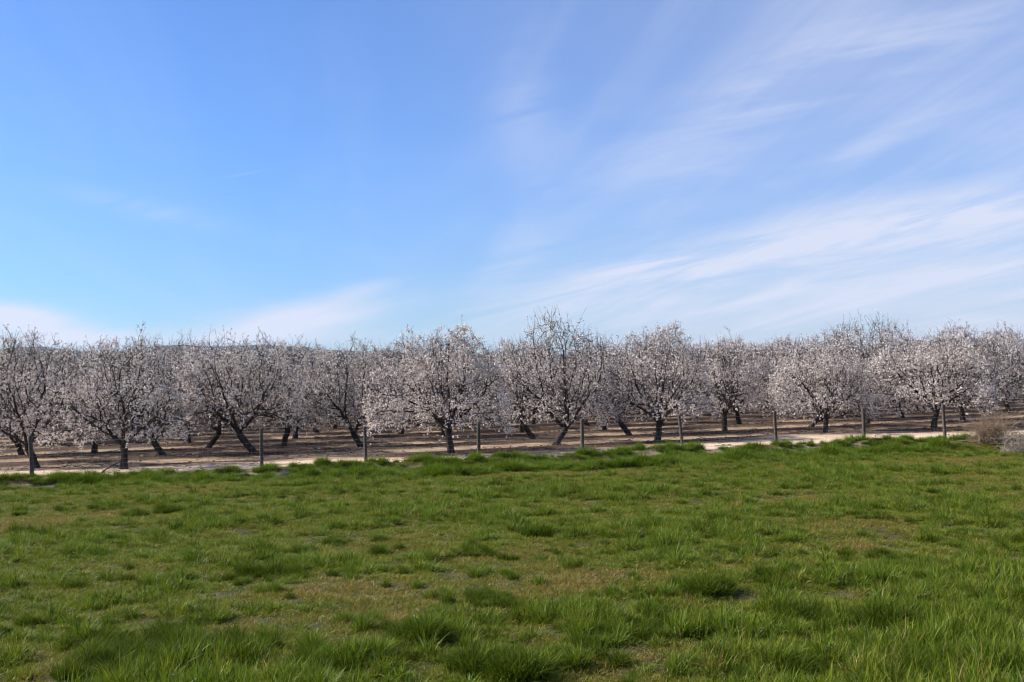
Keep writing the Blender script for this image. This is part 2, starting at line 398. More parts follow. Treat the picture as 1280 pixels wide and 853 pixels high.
def grow_tree(seed, W, H, fork=0.75, lean=(0, 0), top=0.5, density=1.0, n_attr=1100, low=0.95, offx=0.0, bare_top=0.0, blossom=1.0):
    """almond tree: short trunk, vase of limbs, twiggy dome; W crown width, H dense crown top, top = height of the stray shoots"""
    low += 0.10 if seed in (11, 87) else 0.20; fork -= 0.12; g = np.random.default_rng(seed); n_attr = int(n_attr * 1.7)
    pos = [(0, 0, -0.15), (0, 0, 0.0)]; par = [-1, 0]
    steps = 4
    for s in range(1, steps + 1):
        f = s / steps
        pos.append((lean[0] * f + g.normal(0, 0.012), lean[1] * f + g.normal(0, 0.012), fork * f)); par.append(len(pos) - 2)
    base = len(pos) - 1
    nl = int(g.integers(4, 6)); a0 = g.uniform(0, 6.28)
    for q in range(nl):
        a = a0 + q * 2 * math.pi / nl + g.normal(0, 0.25); el = R(g.uniform(38, 62))
        p = np.array(pos[base]); pr = base
        for s in range(3):
            p = p + 0.2 * np.array([math.cos(a) * math.cos(el), math.sin(a) * math.cos(el), math.sin(el)]) + g.normal(0, 0.02, 3)
            pos.append(tuple(p)); par.append(pr); pr = len(pos) - 1
    # crown envelope: several overlapping lobes keep the outline uneven
    cx, cy = lean[0] + offx, lean[1]
    pts = []
    lob = [(g.uniform(-0.32, 0.32) * W, g.uniform(-0.3, 0.3) * W, g.uniform(-0.26, 0.20)) for _ in range(8)]
    while len(pts) < n_attr:
        m = 4000
        X = g.uniform(-0.56, 0.56, m) * W; Y = g.uniform(-0.56, 0.56, m) * W; Z = g.uniform(low * 0.65, H * 1.06, m)
        rr = np.sqrt(X * X + (Y / 0.76) ** 2) / (W / 2)
        th = np.arctan2(Y, X)
        bump = 1 + 0.14 * np.sin(3 * th + seed) + 0.09 * np.sin(5 * th + 2.1 * seed)
        rr = rr / bump
        zt = low + (H - low) * np.sqrt(np.clip(1 - rr ** 2.8, 0, 1))          # dome top
        zt = zt + sum(l[2] * np.exp(-(((X - l[0]) / 0.6) ** 2 + ((Y - l[1]) / 0.6) ** 2)) for l in lob) * 3
        zb = low + 0.45 * np.clip(1 - rr, 0, 1) ** 1.2 - 0.30 * np.clip(rr, 0, 1) ** 3                      # outer boughs droop
        ok = (Z < zt) & (Z > zb) & (rr < 1.05)
        # favour the shell
        shell = np.clip((zt - Z) / 1.3, 0, 1)
        ok &= g.uniform(0, 1, m) < (1 - 0.55 * shell * (1 - rr ** 2))
        # clumpy gaps
        cl = np.sin(X * 2.3 + seed) * np.sin(Y * 2.6 + seed * 1.7) * np.sin(Z * 2.9 + seed * 0.6)
        ok &= (cl > -0.22) | (g.uniform(0, 1, m) < 0.35)
        pts += list(np.stack([X + cx, Y + cy, Z], 1)[ok])
    A = np.array(pts[:n_attr])
    step = 0.17; kill = 0.20; infl = 1.6
    P = np.array(pos)
    def near(A, P):
        d = np.sqrt(((A[:, None, :] - P[None, :, :]) ** 2).sum(2)); j = d.argmin(1); return d[np.arange(len(A)), j], j
    dist, idx = near(A, P)
    idx[idx < base] = base; stale = np.zeros(len(A), int)
    for it in range(60):
        if len(A) == 0: break
        act = dist < (infl if it > 4 else 4.0)
        if not act.any(): break
        u, inv = np.unique(idx[act], return_inverse=True)
        v = A[act] - P[idx[act]]; v /= np.linalg.norm(v, axis=1)[:, None] + 1e-9
        acc = np.zeros((len(u), 3)); np.add.at(acc, inv, v)
        acc /= np.linalg.norm(acc, axis=1)[:, None] + 1e-9
        acc += g.normal(0, 0.17, acc.shape); acc[:, 2] += 0.08
        acc /= np.linalg.norm(acc, axis=1)[:, None] + 1e-9
        newp = P[u] + acc * step
        n0 = len(P)
        P = np.concatenate([P, newp]); par += list(u)
        dn, jn = near(A, newp)
        better = dn < dist - 0.01
        stale = np.where(act & ~better, stale + 1, 0)
        dist = np.where(better, dn, dist); idx = np.where(better, jn + n0, idx)
        keep = (dist > kill) & (stale < 3)
        A = A[keep]; dist = dist[keep]; idx = idx[keep]; stale = stale[keep]
        if len(P) > 9000: break
    par = list(par); P = [tuple(p) for p in P]
    nwood = len(P)
    # outermost nodes and fine twigs
    kids = np.zeros(nwood, int)
    for i in range(1, nwood): kids[par[i]] += 1
    blos = []            # centres of the blossom clusters
    Pn = np.array(P)
    # depth-first leaf counts give the limb radii
    cnt = np.zeros(nwood)
    for i in range(nwood - 1, 0, -1):
        if kids[i] == 0: cnt[i] = 1
        cnt[par[i]] += cnt[i]
    rad = 0.0058 * np.maximum(cnt, 1) ** 0.47
    sc = 0.135 / rad[2] if rad[2] > 0 else 1
    rad = np.where(cnt > 12, rad * (1 + (sc - 1) * np.clip((np.log(np.maximum(cnt, 1)) - 2.5) / 3.0, 0, 1)), rad)
    rad[0] = rad[1] = rad[2] * 1.28; rad[2] *= 1.05
    rad = list(rad)
    ph = g.uniform(0, 6.28, 6)
    def cloudy(c):      # bloom is uneven along the limbs
        v = math.sin(c[0] * 3.1 + ph[0]) + math.sin(c[1] * 3.4 + ph[1]) + math.sin(c[2] * 3.9 + ph[2]) + 0.8 * math.sin(c[0] * 7.3 + c[2] * 6.1 + ph[3]) + 0.8 * math.sin(c[1] * 6.7 - c[2] * 7.9 + ph[4])
        return min(1.9, max(0.12, 0.9 + 0.55 * v))
    def outer(c):       # bloom sits mostly outside; inside thinned to put the crown's shade into the shape
        q_ = math.sqrt(((c[0] - cx) / (W / 2)) ** 2 + ((c[1] - cy) / (W * 0.38)) ** 2 + (max(c[2] - low, 0) / (H - low)) ** 2)
        t_ = min(1.0, max(0.0, (q_ - 0.45) / 0.45)); return 0.22 + 0.78 * t_ * t_ * (3 - 2 * t_)
    thin = [i for i in range(base + 1, nwood) if cnt[i] <= 9]
    for i in thin:
        p = np.array(P[i]); pp = np.array(P[par[i]]); d = p - pp; d /= np.linalg.norm(d) + 1e-9
        hrel = (p[2] - low) / (H - low)
        ntw = 4 if kids[i] == 0 else (1 + int(g.uniform() < 0.95 * density))
        for q in range(ntw):
            dd = d + g.normal(0, 0.75, 3); dd[2] += 0.15; dd /= np.linalg.norm(dd)
            L = g.uniform(0.12, 0.34); pr = i; c = p
            for s in range(2):
                dd = dd + g.normal(0, 0.2, 3); dd /= np.linalg.norm(dd)
                c = c + dd * L / 2; P.append(tuple(c)); par.append(pr); rad.append(0.0048 - 0.0012 * s); pr = len(P) - 1
                pb = 0.44 * outer(c) * cloudy(c) * blossom * (1 - bare_top * sstep(0.55, 0.95, hrel))
                if g.uniform() < pb: blos.append(c + g.normal(0, 0.02, 3))
                if g.uniform() < pb * 0.7: blos.append(c - dd * L / 4 + g.normal(0, 0.02, 3))
        if g.uniform() < 0.30 * blossom * (1 - bare_top * float(sstep(0.5, 0.9, hrel))): blos.append(p + g.normal(0, 0.02, 3))
    # stray upright shoots above the crown
    tops = [i for i in range(base + 1, nwood) if kids[i] == 0 and Pn[i][2] > H * 0.80]
    g.shuffle(tops)
    nshoot = int(45 + 50 * top)
    # stronger leaders
    for q, i in enumerate(tops[:nshoot]):
        p = np.array(P[i]); pr = i; r = 0.009 if q < 6 else 0.006
        dd = np.array([g.normal(0, 0.33), g.normal(0, 0.33), 1.0])
        L = g.uniform(0.22, 0.5) * (0.6 + top) if q > 6 else g.uniform(0.5, 0.8) * (0.35 + top)
        ns = max(2, int(L / 0.13))
        for s in range(ns):
            dd = dd + g.normal(0, 0.16, 3); dd[2] += 0.02; dd /= np.linalg.norm(dd)
            p = p + dd * L / ns; P.append(tuple(p)); par.append(pr); rad.append(max(0.0035, r * (1 - 0.6 * s / ns))); pr = len(P) - 1
            if g.uniform() < 0.5 * (1 - 0.5 * bare_top): blos.append(p + g.normal(0, 0.015, 3))
            if q < 14 and g.uniform() < 0.55:
                e = dd * 0.5 + g.normal(0, 0.6, 3); e[2] += 0.3; e /= np.linalg.norm(e); l2 = g.uniform(0.12, 0.4); c = p; p2 = pr
                for s3 in range(2):
                    c = c + e * l2 / 2; P.append(tuple(c)); par.append(p2); rad.append(0.0036); p2 = len(P) - 1
                    if g.uniform() < 0.45: blos.append(c + g.normal(0, 0.015, 3))
                # the tube builder needs kids after parents, which holds
    (V0, F0), (V1, F1) = tubes(P, par, rad, 0.030)
    # blossoms: clusters of small petalled faces
    C = np.array(blos); nb = len(C)
    m = 5
    ctr = np.repeat(C, m, 0) + g.normal(0, 0.023, (nb * m, 3))
    keep = g.uniform(0, 1, nb * m) < 0.85; ctr = ctr[keep]; N = len(ctr)
    a = g.normal(0, 1, (N, 3)); a /= np.linalg.norm(a, axis=1)[:, None]
    b = g.normal(0, 1, (N, 3)); b -= a * (a * b).sum(1)[:, None]; b /= np.linalg.norm(b, axis=1)[:, None]
    s = g.uniform(0.016, 0.034, N)[:, None]
    c_ = np.cross(a, b)
    BV = np.concatenate([ctr - a * s, ctr - b * s * 0.9 + c_ * s * 0.35, ctr + a * s, ctr + b * s * 0.9 + c_ * s * 0.35], 0)
    q = np.arange(N)
    BF = np.stack([q, q + N, q + 2 * N, q + 3 * N], 1)
    return dict(trunk=(np.array(V0), np.array(F0)), branches=(np.array(V1), np.array(F1)), blossom=(BV, BF), nb=nb, nn=len(P))

VAR = [
    dict(seed=11, W=5.9, H=4.55, fork=0.85, lean=(-0.10, 0), top=0.35, density=1.15, n_attr=1500, low=0.95, blossom=1.15),               # 0 wide dense dome
    dict(seed=23, W=5.0, H=4.75, fork=0.75, lean=(0.45, 0.1), top=1.0, density=0.85, n_attr=1150, low=1.0, bare_top=0.6, blossom=0.75),  # 1 tall with straggly leaders
    dict(seed=35, W=5.0, H=4.45, fork=0.95, lean=(0.02, 0), top=0.7, density=0.95, n_attr=1200, low=1.0, bare_top=0.5, blossom=0.85),    # 2 upright trunk
    dict(seed=47, W=5.2, H=4.50, fork=0.85, lean=(-0.55, 0.1), top=0.5, density=0.95, n_attr=1200, low=1.0, bare_top=0.3, blossom=0.9),  # 3 leaning left
    dict(seed=59, W=5.3, H=4.65, fork=0.90, lean=(-0.25, -0.1), top=0.6, density=1.0, n_attr=1250, low=0.95, bare_top=0.3, blossom=0.95),  # 4
    dict(seed=61, W=5.1, H=4.55, fork=0.80, lean=(0.12, 0.1), top=0.4, density=1.1, n_attr=1300, low=0.9, blossom=1.05),                 # 5
    dict(seed=73, W=4.8, H=4.60, fork=0.70, lean=(-0.35, 0.2), top=0.5, density=0.9, n_attr=1100, low=1.0, bare_top=0.4, blossom=0.8),   # 6
    dict(seed=87, W=6.3, H=4.15, fork=0.75, lean=(0.15, 0), top=0.35, density=1.15, n_attr=1500, low=0.85, blossom=1.2),                 # 7 broad and bright
    dict(seed=93, W=4.7, H=5.20, fork=0.90, lean=(0.05, 0), top=0.95, density=0.9, n_attr=1250, low=1.1, bare_top=0.5, blossom=0.8),     # 8 tall
]
TREES = []
for v in VAR:
    T = grow_tree(**v)
    me = {}
    for part, mt in (('trunk', M_BARK), ('branches', M_TWIG), ('blossom', M_BLOSSOM)):
        V_, F_ = T[part]
        o = mesh_np(part, V_, [F_], mt, part != 'blossom', link=False)
        me[part] = o
    TREES.append((me, T))
    print('tree', v['seed'], T['nn'], T['nb'])

def place_tree(x, y, var, scale, rz, label, group='blossoming almond trees of the orchard', sz=None):
    r = empty('almond_tree', (x, y, hz(x, y)), rz)
    r.scale = (scale, scale, (sz or scale) * 1.05)
    tag(r, label, 'tree', group)
    for part in ('trunk', 'branches', 'blossom'):
        c = TREES[var][0][part].copy(); col.objects.link(c); c.parent = r
    return r

placed = []
named = [
    # px, py of the foot, variant, scale, z-scale, turn, label
    (45, 583, 4, 1.02, 1.06, 0.0, 'dark-limbed almond tree directly behind the leftmost fence post, its trunk just right of the post'),
    (155, 587, 2, 1.02, 1.02, 0.0, 'almond tree at the left with the straightest thick trunk and bare shoots on its crown'),
    (205, 569, 3, 0.98, 1.0, 0.0, 'almond tree whose slim trunk leans left, just right of the thick straight trunk'),
    (28, 568, 6, 1.0, 1.0, 2.0, 'second-row almond tree at the far left, its short trunk just left of the leftmost post'),
    (118, 568, 5, 0.95, 1.02, 1.0, 'second-row almond tree with a short upright trunk left of the thick straight trunk'),
    (317, 567, 3, 1.08, 1.08, 0.3, 'full almond tree with forked left-leaning trunk beside the second visible fence post from the left'),
    (354, 559, 4, 1.0, 1.0, 3.4, 'almond tree with left-leaning trunk just right of the second visible fence post from the left'),
    (397, 543, 6, 0.95, 1.0, 0.9, 'slim almond tree deeper in, midway between the second and third visible fence posts'),
    (452, 558, 6, 0.98, 0.98, 0.2, 'almond tree partly hidden by the third visible fence post from the left'),
    (564, 567, 0, 1.0, 1.02, 0.0, 'widest dense white almond tree left of centre, standing forward of its row'),
    (652, 540, 5, 0.95, 1.0, 4.0, 'third-row almond tree just right of the widest white tree, its trunk half hidden'),
    (667, 547, 3, 0.95, 1.0, 0.6, 'almond tree with thin left-leaning trunk left of the tall straggly tree'),
    (694, 555, 1, 1.04, 1.06, 0.0, 'tall open almond tree at centre with right-leaning trunk and straggly leaders above its neighbours'),
    (756, 539, 8, 0.84, 0.86, 2.2, 'third-row almond tree seen between the fourth and fifth trunks from the centre post'),
    (787, 544, 3, 0.95, 1.0, 0.1, 'almond tree with left-leaning trunk just left of the pinkish rounded tree'),
    (822, 552, 5, 1.0, 1.0, 0.0, 'pinkish rounded almond tree just left of the strongly tilted fence post'),
    (735, 532, 6, 0.95, 1.0, 1.2, 'fourth-row almond tree framed right behind the post nearest the picture centre'),
    (827, 532, 4, 0.95, 1.0, 5.0, 'fourth-row almond tree right behind the pinkish rounded tree'),
    (906, 541, 2, 0.95, 0.98, 1.3, 'compact almond tree standing alone midway between the tilted post and the next post right'),
    (924, 529, 5, 0.93, 0.98, 2.8, 'fourth-row almond tree close behind the compact lone tree, to its right'),
    (974, 523, 4, 0.95, 1.0, 1.9, 'deep almond tree showing its trunk beside the top of the third post from the right'),
    (1025, 526, 6, 0.95, 1.0, 2.6, 'third-row almond tree whose trunk shows just left of the white tree between the posts'),
    (1031, 541, 7, 0.80, 0.94, 0.5, 'white almond tree with upright trunk between the third and second posts from the right'),
    (1084, 529, 8, 1.02, 1.04, 0.0, 'tallest almond tree on the right, thin crown rising above the second post from the right'),
    (1128, 524, 1, 0.95, 0.98, 1.4, 'deep almond tree with open greyish crown right of the tallest one'),
    (1167, 536, 7, 1.0, 1.0, 0.0, 'broad brightest almond tree on the right, its trunk just left of the last fence post'),
    (1204, 528, 4, 0.98, 1.0, 0.4, 'almond tree with slightly leaning trunk just right of the last fence post'),
    (1239, 514, 5, 0.95, 1.0, 5.2, 'deep almond tree above the dry bramble, between two leaning trunks'),
    (1261, 516, 3, 1.05, 1.12, 0.9, 'tall almond tree at the right edge with a left-leaning trunk above the dry bramble'),
]
for px, py, var, sc, sz, rz, lab in named:
    p = gpt(px, py); placed.append((p.x, p.y))
    place_tree(p.x, p.y, var, sc, rz, lab, sz=sz)

ordn = ['front', 'second', 'third', 'fourth', 'fifth', 'sixth', 'seventh', 'eighth', 'ninth', 'tenth', 'eleventh', 'twelfth', 'thirteenth', 'fourteenth', 'fifteenth', 'sixteenth']
g = np.random.default_rng(99)
NROWS = 15; ntree = len(placed)
far_pts = []
for rw in range(0, 46):
    offs = 0.5 * (rw % 2) * 5.4 + g.uniform(-0.3, 0.3)
    for q in range(-40, 50):
        x = -14.6 + q * 5.4 + offs + g.normal(0, 0.15)
        y = ROW0 + RS * x + rw * RPITCH + g.normal(0, 0.2)
        if y < 25 or abs(x) > 0.50 * y + (5.0 if rw < 3 else 1.5): continue
        if rw == 0 and -22 < x < 22.5: continue
        if min((x - a) ** 2 + (y - b) ** 2 for a, b in placed) < 3.7 ** 2: continue
        if rw < NROWS:
            placed.append((x, y)); ntree += 1
            where = 'left' if x < -0.17 * y else ('right' if x > 0.17 * y else 'middle')
            var = int(g.choice([1, 2, 3, 4, 5, 6, 4, 5, 0, 8], 1)[0])
            s = g.uniform(0.88, 1.08) * (0.97 if rw > 3 else 1)
            if rw == 0:
                lab = 'front-row almond tree cut off by the %s edge of the photo' % ('left' if x < 0 else 'right')
            else:
                lab = 'almond tree half hidden in the %s orchard row behind the fence, %s of the photo' % (ordn[rw], where)
            place_tree(x, y, var, s, g.choice([0.0, 3.14159]) + g.normal(0, 0.25) + math.atan(RS), lab, 'almond trees of the %s row %s' % (ordn[rw], where))
        else:
            far_pts.append((x, y))
print('trees', ntree, 'far', len(far_pts))

# ------------------------------------------------------------------ scattering (geometry nodes)
def scatter(name, sources, P, rot, scl, idx, tint):
    """one object that carries the points; its modifier puts a source mesh at each"""
    c = bpy.data.collections.new(name + '_source')
    for s in sources: c.objects.link(s)
    me = bpy.data.meshes.new(name); P = np.asarray(P, np.float32)
    me.vertices.add(len(P)); me.vertices.foreach_set('co', P.ravel())
    def attr(nm, ty, data, key='value'):
        a = me.attributes.new(nm, ty, 'POINT'); a.data.foreach_set(key, np.ascontiguousarray(data).ravel())
    attr('rot', 'FLOAT_VECTOR', np.asarray(rot, np.float32), 'vector')
    attr('scl', 'FLOAT_VECTOR', np.asarray(scl, np.float32), 'vector')
    attr('idx', 'INT', np.asarray(idx, np.int32)); attr('tint', 'FLOAT', np.asarray(tint, np.float32))
    o = bpy.data.objects.new(name, me); col.objects.link(o)
    t = bpy.data.node_groups.new(name + '_scatter', 'GeometryNodeTree')
    t.interface.new_socket('Geometry', in_out='INPUT', socket_type='NodeSocketGeometry')
    t.interface.new_socket('Geometry', in_out='OUTPUT', socket_type='NodeSocketGeometry')
    N = t.nodes.new; L = t.links.new
    gi = N('NodeGroupInput'); go = N('NodeGroupOutput')
    mp = N('GeometryNodeMeshToPoints'); ip = N('GeometryNodeInstanceOnPoints'); ci = N('GeometryNodeCollectionInfo')
    ci.inputs['Collection'].default_value = c; ci.inputs['Separate Children'].default_value = True; ci.inputs['Reset Children'].default_value = True
    def na(nm, ty):
        a = N('GeometryNodeInputNamedAttribute'); a.data_type = ty; a.inputs['Name'].default_value = nm
        return [q for q in a.outputs if q.enabled and q.name == 'Attribute'][0]
    e = N('FunctionNodeEulerToRotation'); L(na('rot', 'FLOAT_VECTOR'), e.inputs[0])
    L(gi.outputs[0], mp.inputs['Mesh']); L(mp.outputs[0], ip.inputs['Points'])
    L(ci.outputs[0], ip.inputs['Instance']); ip.inputs['Pick Instance'].default_value = True
    L(na('idx', 'INT'), ip.inputs['Instance Index']); L(e.outputs[0], ip.inputs['Rotation']); L(na('scl', 'FLOAT_VECTOR'), ip.inputs['Scale'])
    L(ip.outputs[0], go.inputs[0])
    md = o.modifiers.new('scatter', 'NODES'); md.node_group = t
    return o

# far part of the orchard
src = []
for q, vi in enumerate((4, 5, 6)):
    T = TREES[vi][1]
    V0, F0 = T['trunk']; V1, F1 = T['branches']; V2, F2 = T['blossom']
    V_ = np.concatenate([V0, V1, V2]); Fc = np.concatenate([F0, F1 + len(V0), F2 + len(V0) + len(V1)])
    mi = np.concatenate([np.zeros(len(F0)), np.ones(len(F1)), np.full(len(F2), 2)])
    src.append(mesh_np('orchard_tree.%03d' % q, V_, [Fc], [M_BARK, M_TWIG, M_BLOSSOM], False, link=False, matidx=mi))
if far_pts:
    fpn = np.array(far_pts); n = len(fpn)
    z = height(fpn[:, 0], fpn[:, 1])
    s = g.uniform(0.9, 1.02, n)
    o = scatter('distant_orchard', src, np.stack([fpn[:, 0], fpn[:, 1], z], 1), np.stack([np.zeros(n), np.zeros(n), g.uniform(0, 6.28, n)], 1), np.stack([s, s, s], 1), g.integers(0, 3, n), np.zeros(n))
    tag(o, 'far rows of blossoming orchard trees merging into one mass', 'orchard', kind='stuff')

# ------------------------------------------------------------------ grass
def blades(g, n, radius, hmin, hmax, w, spread, curl, seg=3, power=0.6):
    """n curved blades rooted in a disc"""
    r = radius * g.uniform(0, 1, n) ** power; a = g.uniform(0, 6.28, n)
    bx, by = r * np.cos(a), r * np.sin(a)
    H = g.uniform(hmin, hmax, n) * (1 - 0.35 * (r / max(radius, 1e-6)) ** 2)
    oa = np.where(g.uniform(0, 1, n) < 0.45, a + g.normal(0, 0.7, n), g.uniform(0, 6.28, n))
    tilt = np.abs(g.normal(0, spread, n)) * (0.35 + r / max(radius, 1e-6))
    cur = np.abs(g.normal(curl, curl * 0.6, n))
    dx, dy = np.cos(oa), np.sin(oa); fa = g.uniform(0, 6.28, n)
    sx, sy = np.cos(fa), np.sin(fa)
    ww = w * g.uniform(0.6, 1.3, n)
    V = []; AL = []
    for s in range(seg + 1):
        f = s / seg; lean_ = np.sin(np.clip(tilt, 0, 1.3)) * H * f + cur * H * f * f
        zz = H * f * np.cos(np.clip(tilt, 0, 1.2)) - 0.45 * cur * H * f * f
        px_, py_ = bx + dx * lean_, by + dy * lean_
        hw = ww * (1 - f ** 1.8) * 0.5
        if s < seg:
            V.append(np.stack([px_ - sx * hw, py_ - sy * hw, zz], 1)); V.append(np.stack([px_ + sx * hw, py_ + sy * hw, zz], 1)); AL += [np.full(n, f)] * 2
        else:
            V.append(np.stack([px_, py_, zz], 1)); AL.append(np.full(n, f))
    V = np.concatenate(V); AL = np.concatenate(AL); q = np.arange(n); quads = []; 
    for s in range(seg - 1):
        a0 = 2 * s * n
        quads.append(np.stack([a0 + q, a0 + n + q, a0 + 3 * n + q, a0 + 2 * n + q], 1))
    a0 = 2 * (seg - 1) * n
    tri = np.stack([a0 + q, a0 + n + q, a0 + 2 * n + q], 1)
    return V, np.concatenate(quads), tri, AL

def tuft(name, g, mat, *a, extra=None, **k_):
    V, Q, T_, AL = blades(g, *a, **k_)
    if extra:                       # broad leaves of weeds, low rosettes
        V2, Q2, T2, A2 = blades(g, *extra)
        Q = np.concatenate([Q, Q2 + len(V)]); T_ = np.concatenate([T_, T2 + len(V)]); V = np.concatenate([V, V2]); AL = np.concatenate([AL, A2])
    o = mesh_np(name, V, [Q, T_], mat, False, link=False)
    at = o.data.attributes.new('along', 'FLOAT', 'POINT'); at.data.foreach_set('value', AL.astype(np.float32))
    return o

g = np.random.default_rng(5)
turf_src = []
for q in range(4):
    turf_src.append(tuft('grass_patch.%03d' % q, g, M_TURF, 210, 0.25, 0.03, 0.11, 0.009, 0.7, 0.6, seg=2, power=0.6,
                         extra=(40, 0.24, 0.03, 0.06, 0.022, 1.0, 0.9, 2)))
# rounded clumps of mixed blades
for q in range(5):
    turf_src.append(tuft('grass_patch.%03d' % (4 + q), g, M_TURF if q < 3 else M_TALL, 70, 0.12, 0.07, 0.20, 0.009, 0.6, 0.6, seg=3, power=0.7,
                         extra=(110, 0.13, 0.04, 0.14, 0.019, 0.9, 0.9, 2)))
mid_src = [tuft('grass_patch.%03d' % (9 + q), g, M_DARK if q == 0 else M_TALL, 80, 0.14, 0.10, 0.24, 0.010, 0.5, 0.5, seg=3, extra=(80, 0.14, 0.05, 0.17, 0.019, 0.8, 0.8, 2)) for q in range(4)]
tall_src = [tuft('grass_patch.%03d' % (13 + q), g, M_DARK if q < 2 else M_TALL, 230, 0.15, 0.20, 0.44, 0.011, 0.36, 0.42, seg=4, extra=(30, 0.2, 0.1, 0.3, 0.014, 0.8, 0.9, 3)) for q in range(4)]

BL = gpt(-60, 853)
pts = []; rots = []; scl = []; idx = []; tin = []
def add(x, y, i, s, t_, sz=None, z=0.0):
    pts.append((x, y, hz(x, y) - 0.005 + z)); rots.append((g.normal(0, 0.06), g.normal(0, 0.06), g.uniform(0, 6.28)))
    scl.append((s, s, (sz or s))); idx.append(i); tin.append(t_)

def in_view(x, y, m=2.5): return abs(x) < 0.53 * y + m
# canopy of the field: low carpet plus clumps whose size follows a lumpy field
def lumps(X, Y):
    a_ = fbm(X * 2.1, Y * 2.5, 311, 2); b_ = fbm(X * 0.33, Y * 0.42, 101, 4); c_ = fbm(X * 3.1, Y * 3.4, 331, 2)
    return a_, b_, c_
NC = 46000
X = g.uniform(-24, 26, NC); Y = g.uniform(7.2, 41, NC); S = fdist(X, Y)
a_, lush, c_ = lumps(X, Y); bare = fbm(X * 0.55, Y * 0.9, 151, 4); Hh = height(X, Y)
rightness = sstep(-0.1, 0.3, X / Y)
edgeb = S > -2.2
keep = (np.abs(X) < 0.53 * Y + 2.5) & (S < -0.9) & (g.uniform(0, 1, NC) < np.where(edgeb, np.where(bare < 0.5, 0.7, 0.15), np.where(bare > 0.64, 0.5, 0.95)))
for i in np.nonzero(keep)[0]:
    s = g.uniform(0.8, 1.2)
    pts.append((X[i], Y[i], Hh[i] - 0.005)); rots.append((0, 0, g.uniform(0, 6.28))); scl.append((s, s, s * g.uniform(0.5, 1.2)))
    idx.append(int(g.integers(0, 4))); tin.append(float(np.clip((0.50 - lush[i]) * 1.8, 0, 0.45)))
NC = 84000
X = g.uniform(-24, 26, NC); Y = 7.2 + 34 * g.uniform(0, 1, NC) ** 1.15; S = fdist(X, Y)
a_, lush, c_ = lumps(X, Y); Hh = height(X, Y)
front = sstep(16, 10, Y); bankish = sstep(-6.5, -3.0, S)
L = 0.45 * lush + 0.35 * a_ + 0.2 * c_ + 0.05 * front + 0.03 * bankish + 0.02 * sstep(0.05, 0.3, X / Y)
keep = (np.abs(X) < 0.53 * Y + 2.5) & (S < -1.6) & (g.uniform(0, 1, NC) < 0.10 + 0.90 * sstep(0.45, 0.58, L))
for i in np.nonzero(keep)[0]:
    k0 = float(np.clip((L[i] - 0.43) / 0.20, 0, 1))
    s = (0.42 + 0.60 * k0) * g.uniform(0.7, 1.25)
    pts.append((X[i], Y[i], Hh[i] - 0.01)); rots.append((g.normal(0, 0.12), g.normal(0, 0.12), g.uniform(0, 6.28)))
    scl.append((s, s, s * (0.65 + 0.7 * k0 + 0.4 * front[i]) * g.uniform(0.6, 1.4)))
    j = 4 + int(g.integers(0, 5)) if g.uniform() < 0.75 - 0.35 * k0 else 7 + int(g.integers(0, 6))
    idx.append(j); tin.append(float(np.clip((0.46 - lush[i]) * 2, 0, 0.3)) * (1 - k0))
# tall dark tufts traced from the photograph: px, py, how many, spread in metres, size
tufts = [(672, 668, 7, 0.30, 0.95), (887, 745, 9, 0.40, 0.9), (860, 742, 6, 0.4, 0.6), (1112, 785, 9, 0.28, 1.1), (525, 805, 9, 0.25, 1.05), (548, 800, 5, 0.2, 0.9), (640, 845, 10, 0.30, 1.15), (610, 838, 6, .3, 1.0),
         (180, 812, 16, 0.75, 0.85), (150, 835, 12, 0.6, 0.85), (250, 815, 12, 0.6, 0.85), (225, 835, 10, 0.5, 0.9), (312, 720, 6, 0.35, 0.8), (350, 695, 8, 0.35, 0.8), (340, 722, 6, 0.5, 0.6), (195, 735, 5, 0.25, 0.7), (90, 735, 4, 0.3, 0.6),
         (172, 645, 5, 0.3, 0.75), (208, 640, 6, 0.4, 0.75), (28, 665, 4, 0.3, 0.7), (220, 640, 4, 0.3, 0.7), (600, 755, 10, 0.6, 0.65), (580, 750, 8, 0.6, 0.5), (965, 725, 6, 0.4, 0.7), (1010, 775, 7, 0.4, 0.8), (960, 640, 3, .4, .5),
         (1170, 775, 7, 0.4, 0.8), (1210, 800, 6, .4, .8), (1240, 835, 9, 0.4, 1.0), (1180, 840, 9, 0.5, 1.0), (1000, 840, 6, 0.3, 0.9), (790, 790, 4, 0.3, 0.7), (720, 830, 5, 0.4, 0.8), (450, 830, 7, 0.4, 0.9), (400, 835, 6, 0.4, 0.9),
         (900, 650, 3, 0.4, 0.5), (1190, 606, 4, 0.5, 0.55), (600, 690, 6, 0.5, 0.6), (480, 690, 5, 0.4, 0.6), (620, 695, 5, 0.5, 0.6), (750, 690, 6, .9, .45), (815, 672, 4, .4, .6), (930, 670, 6, .8, .5), (1040, 650, 5, .6, .5), (55, 780, 4, 0.3, 0.6), (60, 560, 0, 0, 0),
         (850, 700, 6, .9, .5), (1080, 700, 5, .6, .55), (930, 690, 5, .6, .5), (1150, 700, 5, .8, .5), (420, 680, 5, .5, .55), (1130, 655, 4, .6, .5), (75, 640, 4, .4, .6), (120, 640, 4, .4, .55), (40, 630, 4, .6, .5), (700, 655, 3, .4, .5)]
for px, py, nn, spread_, sz in tufts:
    c = gpt(px, min(py, 850))
    for q in range(int(nn * 1.5)):
        x = c.x + g.normal(0, spread_ * 0.5); y = c.y + g.normal(0, spread_ * 0.45)
        s = sz * g.uniform(0.6, 1.1)
        add(x, y, 13 + int(g.integers(0, 2 if g.uniform() < 0.88 else 4)), s, 0.0, s * g.uniform(0.75, 1.15))
